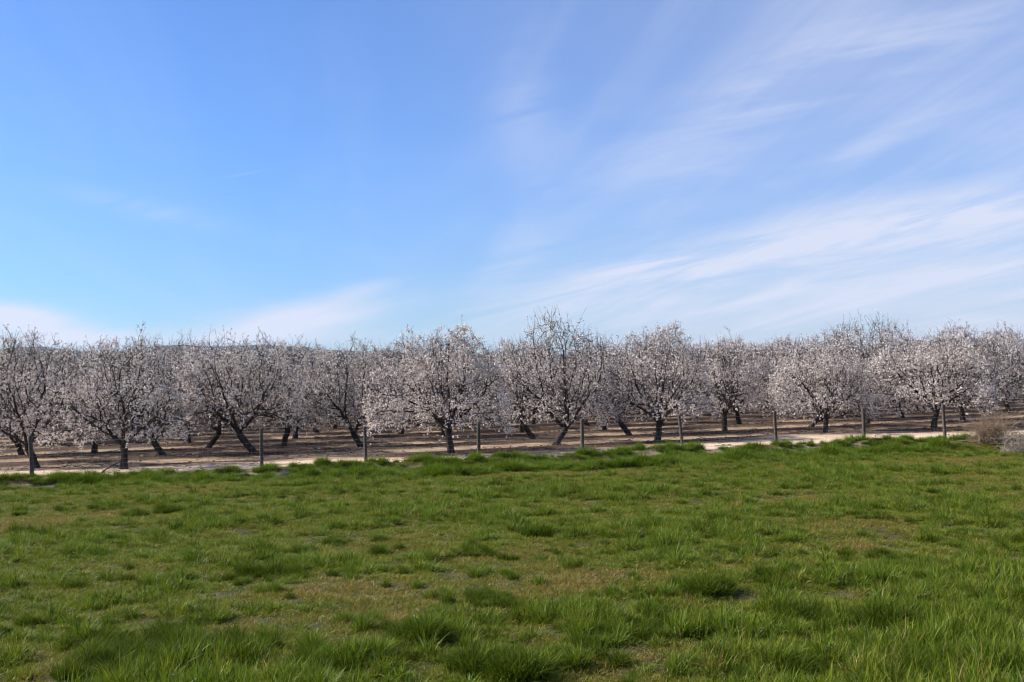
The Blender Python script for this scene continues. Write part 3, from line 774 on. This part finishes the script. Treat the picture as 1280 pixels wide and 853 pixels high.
# more random tall tufts, mostly close
for q in range(620):
    x = g.uniform(-20, 22); y = 8 + 26 * g.uniform(0, 1) ** 1.9
    if fdist(x, y) > -3 or not in_view(x, y): continue
    n_ = int(g.integers(1, 5)); s0 = g.uniform(0.3, 0.75) * (1.15 if y < 13 else 0.85)
    for w in range(n_): add(x + g.normal(0, 0.14), y + g.normal(0, 0.12), 13 + int(g.integers(0, 4)), s0 * g.uniform(0.7, 1.1), 0.0)
print('grass instances', len(pts))
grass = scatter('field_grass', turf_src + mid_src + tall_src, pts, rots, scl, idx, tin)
tag(grass, 'green and reddish uneven grass with taller dark tufts filling the foreground field', 'grass', kind='stuff')

# thick green growth on the bank in front of the fence
bank_src = [tuft('bank_tuft.%03d' % q, g, M_DARK if q == 3 else M_BANK, 170, 0.21, 0.18, 0.55, 0.013, 0.55, 0.55, seg=4, extra=(170, 0.23, 0.10, 0.46, 0.026, 0.9, 0.8, 3)) for q in range(4)]
pts = []; rots = []; scl = []; idx = []; tin = []
bank = [(0, 604, 12, .5), (30, 605, 10, .5), (75, 605, 16, .8), (105, 604, 18, 0.95), (140, 602, 12, 0.7), (185, 602, 20, 0.95), (215, 602, 14, 0.8), (255, 600, 20, 1.05), (290, 600, 14, .75), (330, 598, 14, 0.8), (365, 600, 10, .6),
        (395, 597, 20, 1.05), (415, 598, 12, .8), (450, 598, 22, 1.1), (475, 597, 18, 1.0), (500, 598, 10, .7), (550, 594, 24, 1.15), (575, 594, 16, 1.0), (600, 593, 14, .9), (640, 590, 24, 1.15), (620, 591, 10, .85), (680, 588, 14, .8), (710, 588, 14, .8),
        (745, 586, 18, 1.0), (775, 584, 20, 1.0), (800, 583, 22, 1.15), (830, 582, 20, 1.1), (850, 581, 12, .8), (885, 580, 12, .75), (925, 577, 22, 1.15), (950, 576, 14, .9), (985, 574, 14, .85), (1010, 573, 14, .9), (1037, 571, 26, 1.3), (1060, 570, 10, .7),
        (1090, 568, 14, .85), (1115, 566, 20, 1.15), (1145, 566, 12, .8), (1170, 564, 18, 1.05), (1195, 572, 8, .6), (1236, 568, 8, .6), (-40, 606, 14, .8), (1150, 572, 8, .6)]
for px, py, nn, sz in bank:
    c = gpt(px, py)
    for q in range(int(nn * 1.2)):
        sz = sz * (0.86 if px < 520 else 0.85) if q == 0 else sz
        ox = g.normal(0, 0.36 + 0.1 * sz); oy = g.normal(0, 0.22)
        s = sz * g.uniform(0.6, 1.05)
        f_ = math.exp(-(ox / 0.55) ** 2 - (oy / 0.5) ** 2)
        add(c.x + ox, c.y + 0.0 + oy, int(g.integers(0, 4)), s, 0.0, sz * (0.45 + 0.95 * f_) * g.uniform(0.8, 1.15))
for q in range(34):        # lesser mounds close the gaps
    p = FA + (FB - FA) * ((q + g.uniform(-0.3, 0.3)) / 32 - 0.03) + fnor * (-1.15 + g.normal(0, 0.2)); sz = g.uniform(0.6, 1.05)
    for w_ in range(int(13 * sz)):
        ox, oy = g.normal(0, 0.42), g.normal(0, 0.2); f_ = math.exp(-(ox / 0.55) ** 2 - (oy / 0.5) ** 2)
        add(p.x + ox, p.y + oy, int(g.integers(0, 4)), sz * g.uniform(0.5, 0.9), 0.0, sz * (0.38 + 0.75 * f_) * g.uniform(0.8, 1.1))
for q in range(1300):       # low filling growth along the bank
    t_ = g.uniform(-0.15, 1.02); s_ = -1.3 - abs(g.normal(0, 1.0)) + g.normal(0, 0.3)
    p = FA + (FB - FA) * t_ + fnor * s_
    if fbm(p.x * 1.0, p.y * 1.4, 77, 3) < 0.47: continue
    s = g.uniform(0.22, 0.6) * (1 if s_ > -2 else 0.75); add(p.x, p.y, int(g.integers(0, 4)), s, 0.0)
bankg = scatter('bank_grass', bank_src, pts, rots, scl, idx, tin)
tag(bankg, 'thick bright green clumps of grass along the near side of the fence', 'grass', kind='stuff')

# clods, prunings and litter on the bare ground
import bmesh
m, k, out = new_mat('clod_soil')
rn = k.n('ShaderNodeNewGeometry').outputs['Random Per Island']; oi = k.n('ShaderNodeAttribute', attribute_type='INSTANCER', attribute_name='tint').outputs['Fac']
principled(k, out, k.mix(oi, (0.075, 0.045, 0.028), (0.36, 0.27, 0.18)), 0.95, 0.1); M_CLOD = m
g = np.random.default_rng(404); clods = []
for q in range(4):
    bm = bmesh.new(); bmesh.ops.create_icosphere(bm, subdivisions=2, radius=1)
    for v_ in bm.verts: v_.co *= 1 + g.normal(0, 0.16); v_.co.z *= 0.6
    me = bpy.data.meshes.new('soil_clod'); bm.to_mesh(me); bm.free(); me.materials.append(M_CLOD); clods.append(bpy.data.objects.new('soil_clod.%03d' % q, me))
for q in range(3):
    P = [(-0.5, 0, 0.02)]; pr_ = [-1]; rd = [0.022]
    for w_ in range(5): P.append((-0.5 + 0.2 * (w_ + 1), g.normal(0, 0.05), abs(g.normal(0.03, 0.03)))); pr_.append(len(P) - 2); rd.append(0.018 - 0.002 * w_)
    for w_ in range(3): P.append((P[w_ + 1][0] + 0.15, g.normal(0, 0.15), 0.03)); pr_.append(w_ + 1); rd.append(0.009)
    (V0, F0), (V1, F1) = tubes(P, pr_, rd, 10.0)
    clods.append(mesh_np('soil_clod.%03d' % (4 + q), np.array(V1), [np.array(F1)], M_DEAD, False, link=False))
NC = 9000; X = g.uniform(-32, 38, NC); Y = g.uniform(31, 62, NC); S = fdist(X, Y)
keep = (S > -0.8) & (np.abs(X) < 0.53 * Y + 2) & (fbm(X * 0.7, Y * 0.9, 505, 3) + g.uniform(-0.25, 0.2, NC) > 0.42)
X, Y, S = X[keep], Y[keep], S[keep]; n = len(X); tw = g.uniform(0, 1, n) < 0.14
sz = np.where(tw, g.uniform(0.3, 0.9, n), 0.012 + 0.045 * g.uniform(0, 1, n) ** 3)
ix = np.where(tw, g.integers(4, 7, n), g.integers(0, 4, n))
o = scatter('soil_clods', clods, np.stack([X, Y, height(X, Y) + 0.012], 1), np.stack([g.normal(0, 0.1, n), g.normal(0, 0.1, n), g.uniform(0, 6.28, n)], 1), np.stack([sz, sz, sz], 1), ix, g.uniform(0, 1, n) * np.where((S > 0) & (S < 5), 1.0, 0.5))
tag(o, 'clods, twigs and litter strewn over the dirt track and orchard floor', 'clods', kind='stuff')

# ------------------------------------------------------------------ fence
fence = empty('wire_fence', FA)
tag(fence, 'wire fence on weathered round wooden posts between grass field and dirt track', 'fence')
def on_fence(px):
    lo, hi = -0.6, 1.6
    for _ in range(50):
        mid = (lo + hi) / 2; p = FA + (FB - FA) * mid
        q = (cam.matrix_world.inverted() @ Vector((p.x, p.y, 0.0)))
        x = 640 + F * q.x / -q.z
        if x < px: lo = mid
        else: hi = mid
    return FA + (FB - FA) * lo
def post(px, h, r, lean_x, seed):
    g = np.random.default_rng(seed); p = on_fence(px); k_ = 14; V = []; Fq = []
    zs = [-0.3, 0.0, 0.15, 0.35, 0.6, 0.85, 1.1, 1.3, h - 0.015, h]
    ph = g.uniform(0, 6.28)
    for i, z in enumerate(zs):
        rr = r * (1.04 - 0.08 * z / h) * (0.90 if i == len(zs) - 1 else 1)
        bow = 0.012 * math.sin(z * 2.1 + ph)
        for j in range(k_):
            a = 2 * math.pi * j / k_; rj = rr * (1 + 0.05 * math.sin(3 * a + ph) + g.normal(0, 0.012))
            V.append((rj * math.cos(a) + bow + lean_x * z, rj * math.sin(a), z + (0.012 * math.cos(a + ph) if i >= len(zs) - 2 else 0)))
    for i in range(len(zs) - 1):
        for j in range(k_): Fq.append((i * k_ + j, i * k_ + (j + 1) % k_, (i + 1) * k_ + (j + 1) % k_, (i + 1) * k_ + j))
    cap = [tuple(range((len(zs) - 1) * k_, len(zs) * k_))]
    o = mesh_np('post', V, [np.array(Fq), np.array(cap)], M_WOOD, False, parent=fence)
    for pl in o.data.polygons: pl.use_smooth = len(pl.vertices) == 4
    o.location = Vector((p.x - FA.x, p.y - FA.y, hz(p.x, p.y)))
    return p, lean_x
specs = [(-105, 1.45, .062, 0), (40, 1.50, .068, -0.035), (327, 1.46, .060, 0.022), (458, 1.42, .060, -0.03), (599, 1.44, .066, 0.015), (728, 1.42, .066, 0.01), (854, 1.42, .058, -0.09), (970, 1.42, .060, 0.0), (1080, 1.45, .064, 0.003), (1181, 1.47, .064, -0.005), (1420, 1.4, .06, 0)]
plist = [post(a, b, c, d, 200 + i) + (b,) for i, (a, b, c, d) in enumerate(specs)]
# wires: strands with a little sag, verticals of the woven part
Vw = []; Fw = []
def wire(a, b, r):
    d = (b - a); 
    if d.length < 1e-5: return
    d.normalize(); u = d.orthogonal().normalized(); w = d.cross(u); s = len(Vw)
    for c in (a, b):
        for j in range(3):
            an = 2.094 * j; Vw.append(tuple(c + (u * math.cos(an) + w * math.sin(an)) * r))
    for j in range(3): Fw.append((s + j, s + (j + 1) % 3, s + 3 + (j + 1) % 3, s + 3 + j))
levels = [0.10, 0.22, 0.36, 0.50, 0.66, 0.82, 0.98, 1.28]
rw_ = random.Random(3)
for i in range(len(plist) - 1):
    (pa, la, ha), (pb, lb, hb) = plist[i], plist[i + 1]
    za, zb = hz(pa.x, pa.y), hz(pb.x, pb.y); ns = 10
    sag = [rw_.uniform(0.0, 0.03) for _ in levels]
    def pt(lv, f):
        z = levels[lv]; a = Vector((pa.x + la * z, pa.y - 0.068, za + z)); b = Vector((pb.x + lb * z, pb.y - 0.068, zb + z))
        p = a.lerp(b, f); p.z -= sag[lv] * 4 * f * (1 - f); return p - FA
    for lv in range(len(levels)):
        for s in range(ns): wire(pt(lv, s / ns), pt(lv, (s + 1) / ns), 0.0026 if lv < 7 else 0.0032)
    nv = int((pb - pa).length / 0.16)
    for v in range(1, nv):
        f = v / nv
        for lv in range(6): wire(pt(lv, f), pt(lv + 1, f), 0.0014)
mesh_np('wire', Vw, [np.array(Fw)], M_WIRE, False, parent=fence)

# ------------------------------------------------------------------ dry brush and debris
def brush(name, seed, W, D, H, n_stem, n_seg, mat, r0, arch, label, cat, loc, twigs=2, rz=0.0):
    g = np.random.default_rng(seed); P = [(0, 0, -0.05)]; par = [-1]; rad = [r0]
    for s in range(n_stem):
        bx_, by_ = g.normal(0, 0.22) * W, g.normal(0, 0.22) * D
        a = g.uniform(0, 6.28); el = g.uniform(0.3, 1.45)
        d = np.array([math.cos(a) * math.cos(el) * W, math.sin(a) * math.cos(el) * D, math.sin(el) * H * 1.15]); ln = g.uniform(0.5, 1.0)
        d = d * ln; L = np.linalg.norm(d); d /= L
        p = np.array([bx_, by_, 0.0]); P.append(tuple(p)); par.append(-1); rad.append(r0); pr = len(P) - 1
        for q in range(n_seg):
            d = d + g.normal(0, 0.22, 3) + np.array([0, 0, -arch * q / n_seg]); d /= np.linalg.norm(d)
            p = p + d * L / n_seg; p[2] = max(p[2], 0.01)
            P.append(tuple(p)); par.append(pr); rad.append(r0 * (1 - 0.7 * (q + 1) / n_seg)); pr = len(P) - 1
            for w in range(twigs):
                e = d + g.normal(0, 0.8, 3); e /= np.linalg.norm(e); l2 = g.uniform(0.08, 0.22) * (0.4 + 0.6 * H); c = p; p2 = pr
                for z in range(2):
                    e = e + g.normal(0, 0.3, 3); e /= np.linalg.norm(e); c = c + e * l2 / 2; c[2] = max(c[2], 0.01)
                    P.append(tuple(c)); par.append(p2); rad.append(r0 * 0.35); p2 = len(P) - 1
    (V0, F0), (V1, F1) = tubes(P, par, rad, 10.0)
    o = mesh_np(name, np.array(V1), [np.array(F1)], mat, False)
    o.location = loc; o.rotation_euler = (0, 0, rz); tag(o, label, cat); return o
def gl(px, py):
    p = gpt(px, py); return Vector((p.x, p.y, hz(p.x, p.y)))
brush('dry_bramble', 301, 1.25, 0.8, 1.42, 150, 7, M_DRYTWIG, 0.009, 0.35, 'tall brown leafless bramble at the right end of the fence', 'bush', gl(1240, 561), 3)
brush('bleached_bush', 302, 0.95, 0.6, 0.9, 80, 6, M_PALETWIG, 0.010, 0.4, 'low tan dead bush at the right edge, in front of the brown bramble', 'bush', gl(1277, 566), 3)
brush('tumbleweed', 303, 0.19, 0.19, 0.33, 150, 6, M_GREYTWIG, 0.003, 0.5, 'small round grey tumbleweed resting in the bank grass by the second visible post', 'tumbleweed', gl(356, 598), 3)
brush('dry_weed', 304, 0.30, 0.18, 0.34, 26, 5, M_DEAD, 0.005, 0.1, 'dark withered weed poking above the bank grass right of the centre post', 'weed', gl(771, 576), 2)
brush('broken_twigs', 305, 0.55, 0.3, 0.30, 12, 5, M_DEAD, 0.008, 0.2, 'broken bare twigs on the bank between the last two fence posts', 'twigs', gl(1108, 560), 1)
brush('broken_twigs', 306, 0.5, 0.3, 0.16, 16, 5, M_DEAD, 0.009, 0.5, 'heap of dark broken twigs on the bare bank between third and fourth visible posts', 'twigs', gl(495, 589), 1)
brush('broken_twigs', 307, 0.45, 0.25, 0.12, 9, 5, M_GREYTWIG, 0.008, 0.5, 'few twigs lying at the foot of the strongly tilted post', 'twigs', gl(846, 572), 1)

def limb(name, pts_, r, label, cat, seed):
    g = np.random.default_rng(seed); P = []; par = []; rad = []
    o0 = Vector(pts_[0])
    for i in range(len(pts_) - 1):
        a, b = Vector(pts_[i]), Vector(pts_[i + 1])
        for s in range(4):
            p = a.lerp(b, s / 4) - o0; P.append((p.x + g.normal(0, .008), p.y, p.z + g.normal(0, .008))); par.append(len(P) - 2); rad.append(r * (1 - 0.65 * len(P) / (4 * len(pts_))))
    n0 = len(P)
    for q in range(4):
        i = int(g.integers(3, n0)); e = np.array([g.normal(0, 1), g.normal(0, 0.5), abs(g.normal(0, .4))]); e /= np.linalg.norm(e); c = np.array(P[i]); pr = i
        for s in range(3):
            c = c + e * 0.1; P.append(tuple(c)); par.append(pr); rad.append(r * 0.25); pr = len(P) - 1
    (V0, F0), (V1, F1) = tubes(P, par, rad, 10.0, 5)
    o = mesh_np(name, np.array(V1), [np.array(F1)], M_DEAD, True); o.location = o0; tag(o, label, cat); return o
a = gl(128, 592); b = gl(147, 583)
limb('dead_branch', [a + Vector((0, 0, .03)), a.lerp(b, .5) + Vector((0, 0, .12)), b + Vector((0, 0, 0.10))], 0.035, 'dark dead branch lying on the dirt track left of the thick straight trunk', 'branch', 41)
a = gl(55, 598)
limb('thin_stake', [a - Vector((0, 0, .1)), a + Vector((0.01, 0, .2)), a + Vector((0.0, 0, .42))], 0.012, 'thin dark stake upright beside the leftmost fence post', 'stake', 42)
a = gl(1185, 556); b = gl(1250, 562)  # dark bar added to stand in for the shadow beside the last post
limb('shadow_bar', [a + Vector((0, -0.1, .03)), a.lerp(b, .5) + Vector((0, -0.1, .10)), b + Vector((0, 0, 0.05))], 0.03, 'dark bar added as shadow line running from the last fence post to the brown bramble', 'branch', 43)

# ------------------------------------------------------------------ light
SUN_EL = R(41); sunv = Vector((-1.0, 0.16, 0)).normalized()
az = math.atan2(sunv.x, sunv.y)                    # clockwise from +Y
sd = bpy.data.lights.new('sun', 'SUN'); so = bpy.data.objects.new('sun', sd); col.objects.link(so)
sd.energy = 4.2; sd.angle = R(0.5); sd.color = (1.0, 0.955, 0.89)
v = Vector((sunv.x * math.cos(SUN_EL), sunv.y * math.cos(SUN_EL), math.sin(SUN_EL)))
so.rotation_euler = v.to_track_quat('Z', 'Y').to_euler(); so.location = (-30, 20, 60)

w = bpy.data.worlds.new('World'); scene.world = w; w.use_nodes = True
t = w.node_tree; t.nodes.clear(); k = NT(t)
sky = k.n('ShaderNodeTexSky', sky_type='NISHITA'); sky.sun_disc = False; sky.sun_elevation = SUN_EL; sky.sun_rotation = az
sky.altitude = 100; sky.air_density = 1.0; sky.dust_density = 0.4; sky.ozone_density = 2.2
bg = k.n('ShaderNodeBackground'); ow = k.n('ShaderNodeOutputWorld'); bg.inputs[1].default_value = 0.06
tc = k.n('ShaderNodeTexCoord').outputs['Generated']
sx = k.n('ShaderNodeSeparateXYZ'); k.l(tc, sx.inputs[0]); X, Y, Z = sx.outputs
yy = k.m('MAXIMUM', Y, 0.2); Uc = k.m('DIVIDE', X, yy); Vc = k.m('DIVIDE', Z, yy)
def uv(px, py):
    d = ray(px, py); return d.x / d.y, d.z / d.y
# streaks of high cloud, drawn out towards a point on the horizon (parallel bands overhead)
zz = k.m('ADD', k.m('MAXIMUM', Z, 0.0), 0.06)
cb = k.n('ShaderNodeCombineXYZ'); k.l(k.m('DIVIDE', X, zz), cb.inputs[0]); k.l(k.m('DIVIDE', Y, zz), cb.inputs[1])
rot = k.n('ShaderNodeVectorRotate'); rot.rotation_type = 'Z_AXIS'; k.l(cb.outputs[0], rot.inputs['Vector']); rot.inputs['Angle'].default_value = -0.16
q = rot.outputs[0]
st1 = k.noise(k.vmul(q, (1.5, 0.16, 1)), 1.0, 7, 0.62, 0.9)
st2 = k.noise(k.vmul(q, (0.5, 0.30, 1)), 0.9, 5, 0.55, 0.5)
# fine horizontal fibres
cu = k.n('ShaderNodeCombineXYZ'); k.l(Uc, cu.inputs[0]); k.l(Vc, cu.inputs[1])
r2 = k.n('ShaderNodeVectorRotate'); r2.rotation_type = 'Z_AXIS'; k.l(cu.outputs[0], r2.inputs['Vector']); r2.inputs['Angle'].default_value = -0.2
fib = k.noise(k.vmul(r2.outputs[0], (4.2, 34, 1)), 1.0, 8, 0.62, 0.6)
right = k.mapr(k.m('ADD', Uc, k.m('MULTIPLY', Vc, 0.1)), -0.28, 0.45)
cir = k.m('MULTIPLY', k.mapr(k.m('ADD', k.m('MULTIPLY', st1, 0.65), k.m('MULTIPLY', st2, 0.35)), 0.42, 0.74), k.m('ADD', k.m('MULTIPLY', right, 0.36), 0.10))
veil = k.m('MULTIPLY', right, k.mapr(st2, 0.3, 0.7, 0.20, 0.38))
def blob(px, py, a_, b_, slope=0.0):
    u0, v0 = uv(px, py)
    du = k.m('SUBTRACT', Uc, u0); dv = k.m('SUBTRACT', k.m('SUBTRACT', Vc, v0), k.m('MULTIPLY', du, slope))
    e = k.m('ADD', k.m('POWER', k.m('DIVIDE', du, a_ / F), 2), k.m('POWER', k.m('DIVIDE', dv, b_ / F), 2))
    return k.m('EXPONENT', k.m('MULTIPLY', e, -1))
def addm(*v):
    r = v[0]
    for x in v[1:]: r = k.m('ADD', r, x)
    return r
fm = k.mapr(fib, 0.34, 0.64, 0.25, 1.0)
bright = addm(              k.m('MULTIPLY', blob(760, 355, 150, 26, 0.24), 0.6), k.m('MULTIPLY', blob(1010, 305, 190, 34, 0.22), 0.6), k.m('MULTIPLY', blob(1230, 270, 150, 34, 0.05), 0.5),
              k.m('MULTIPLY', blob(960, 360, 320, 45, 0.1), 0.5),
              k.m('MULTIPLY', blob(885, 180, 200, 70, 0.62), 0.24), k.m('MULTIPLY', blob(1085, 182, 130, 13, 0.38), 0.28), k.m('MULTIPLY', blob(655, 150, 40, 90), 0.22), k.m('MULTIPLY', blob(1120, 60, 190, 40, 0.3), 0.32), k.m('MULTIPLY', blob(200, 265, 120, 14, -0.25), 0.22), k.m('MULTIPLY', blob(640, 330, 60, 30, 0.6), 0.25))
fm2 = k.mapr(fib, 0.25, 0.56, 0.45, 1.0)
white = addm(k.m('MULTIPLY', blob(15, 398, 75, 15, -0.12), 1.7), k.m('MULTIPLY', blob(60, 425, 130, 12), 1.0), k.m('MULTIPLY', blob(370, 400, 110, 20, 0.12), 1.1), k.m('MULTIPLY', blob(455, 362, 40, 9, 0.2), 0.35), k.m('MULTIPLY', blob(330, 425, 200, 12), 0.4))
contrail = k.m('MULTIPLY', blob(305, 218, 24, 1.2, 0.17), 0.13)
low = k.m('MULTIPLY', k.mapr(Vc, 0.22, 0.0), k.m('MULTIPLY', right, 0.26))
fac = k.m('MINIMUM', addm(cir, veil, k.m('MULTIPLY', bright, fm), k.m('MULTIPLY', white, fm2), contrail, low), 0.92)
fac = k.m('MULTIPLY', k.m('MULTIPLY', fac, k.mapr(Z, -0.02, 0.02)), k.mapr(Y, 0.1, 0.8, 0.12, 1.0))
cloud_col = k.n('ShaderNodeRGB'); cloud_col.outputs[0].default_value = (5.8, 6.15, 7.4, 1)
tint = k.mix(k.mapr(Z, 0.0, 0.24), (0.54, 0.78, 1.12), (0.63, 0.93, 1.38))
hs_ = k.mix(1.0, sky.outputs[0], tint, 'MULTIPLY')
mx = k.mix(fac, hs_, cloud_col.outputs[0])
k.l(mx, bg.inputs[0]); k.l(bg.outputs[0], ow.inputs[0])

# ------------------------------------------------------------------ haze: the air over the plain
USE_HAZE = True
if USE_HAZE:
    m, k, out = new_mat('haze_air')
    pv = k.n('ShaderNodeVolumePrincipled'); pv.inputs['Color'].default_value = (0.80, 0.88, 1.0, 1); pv.inputs['Density'].default_value = 0.00005
    pv.inputs['Anisotropy'].default_value = 0.3
    k.l(pv.outputs[0], out.inputs['Volume'])
    zt = 175.0; x0, x1, y0, y1, z0 = -7100, 7100, -4100, 9100, -8.0
    V = [(x, y, z) for z in (z0, zt) for y in (y0, y1) for x in (x0, x1)]
    Fh = [(0, 2, 3, 1), (4, 5, 7, 6), (0, 1, 5, 4), (2, 6, 7, 3), (0, 4, 6, 2), (1, 3, 7, 5)]
    hzb = mesh_np('haze', V, [np.array(Fh)], m); tag(hzb, 'thin bluish haze over the plain', 'haze', kind='stuff')

# ------------------------------------------------------------------ render settings
scene.view_settings.view_transform = 'Standard'; scene.view_settings.look = 'None'
scene.view_settings.exposure = 1.1; scene.view_settings.gamma = 1.0
scene.render.resolution_x = 1024; scene.render.resolution_y = 682
scene.cycles.filter_width = 1.15; scene.cycles.max_bounces = 6; scene.cycles.diffuse_bounces = 3; scene.cycles.transmission_bounces = 4; scene.cycles.volume_bounces = 0
scene.cycles.transparent_max_bounces = 6
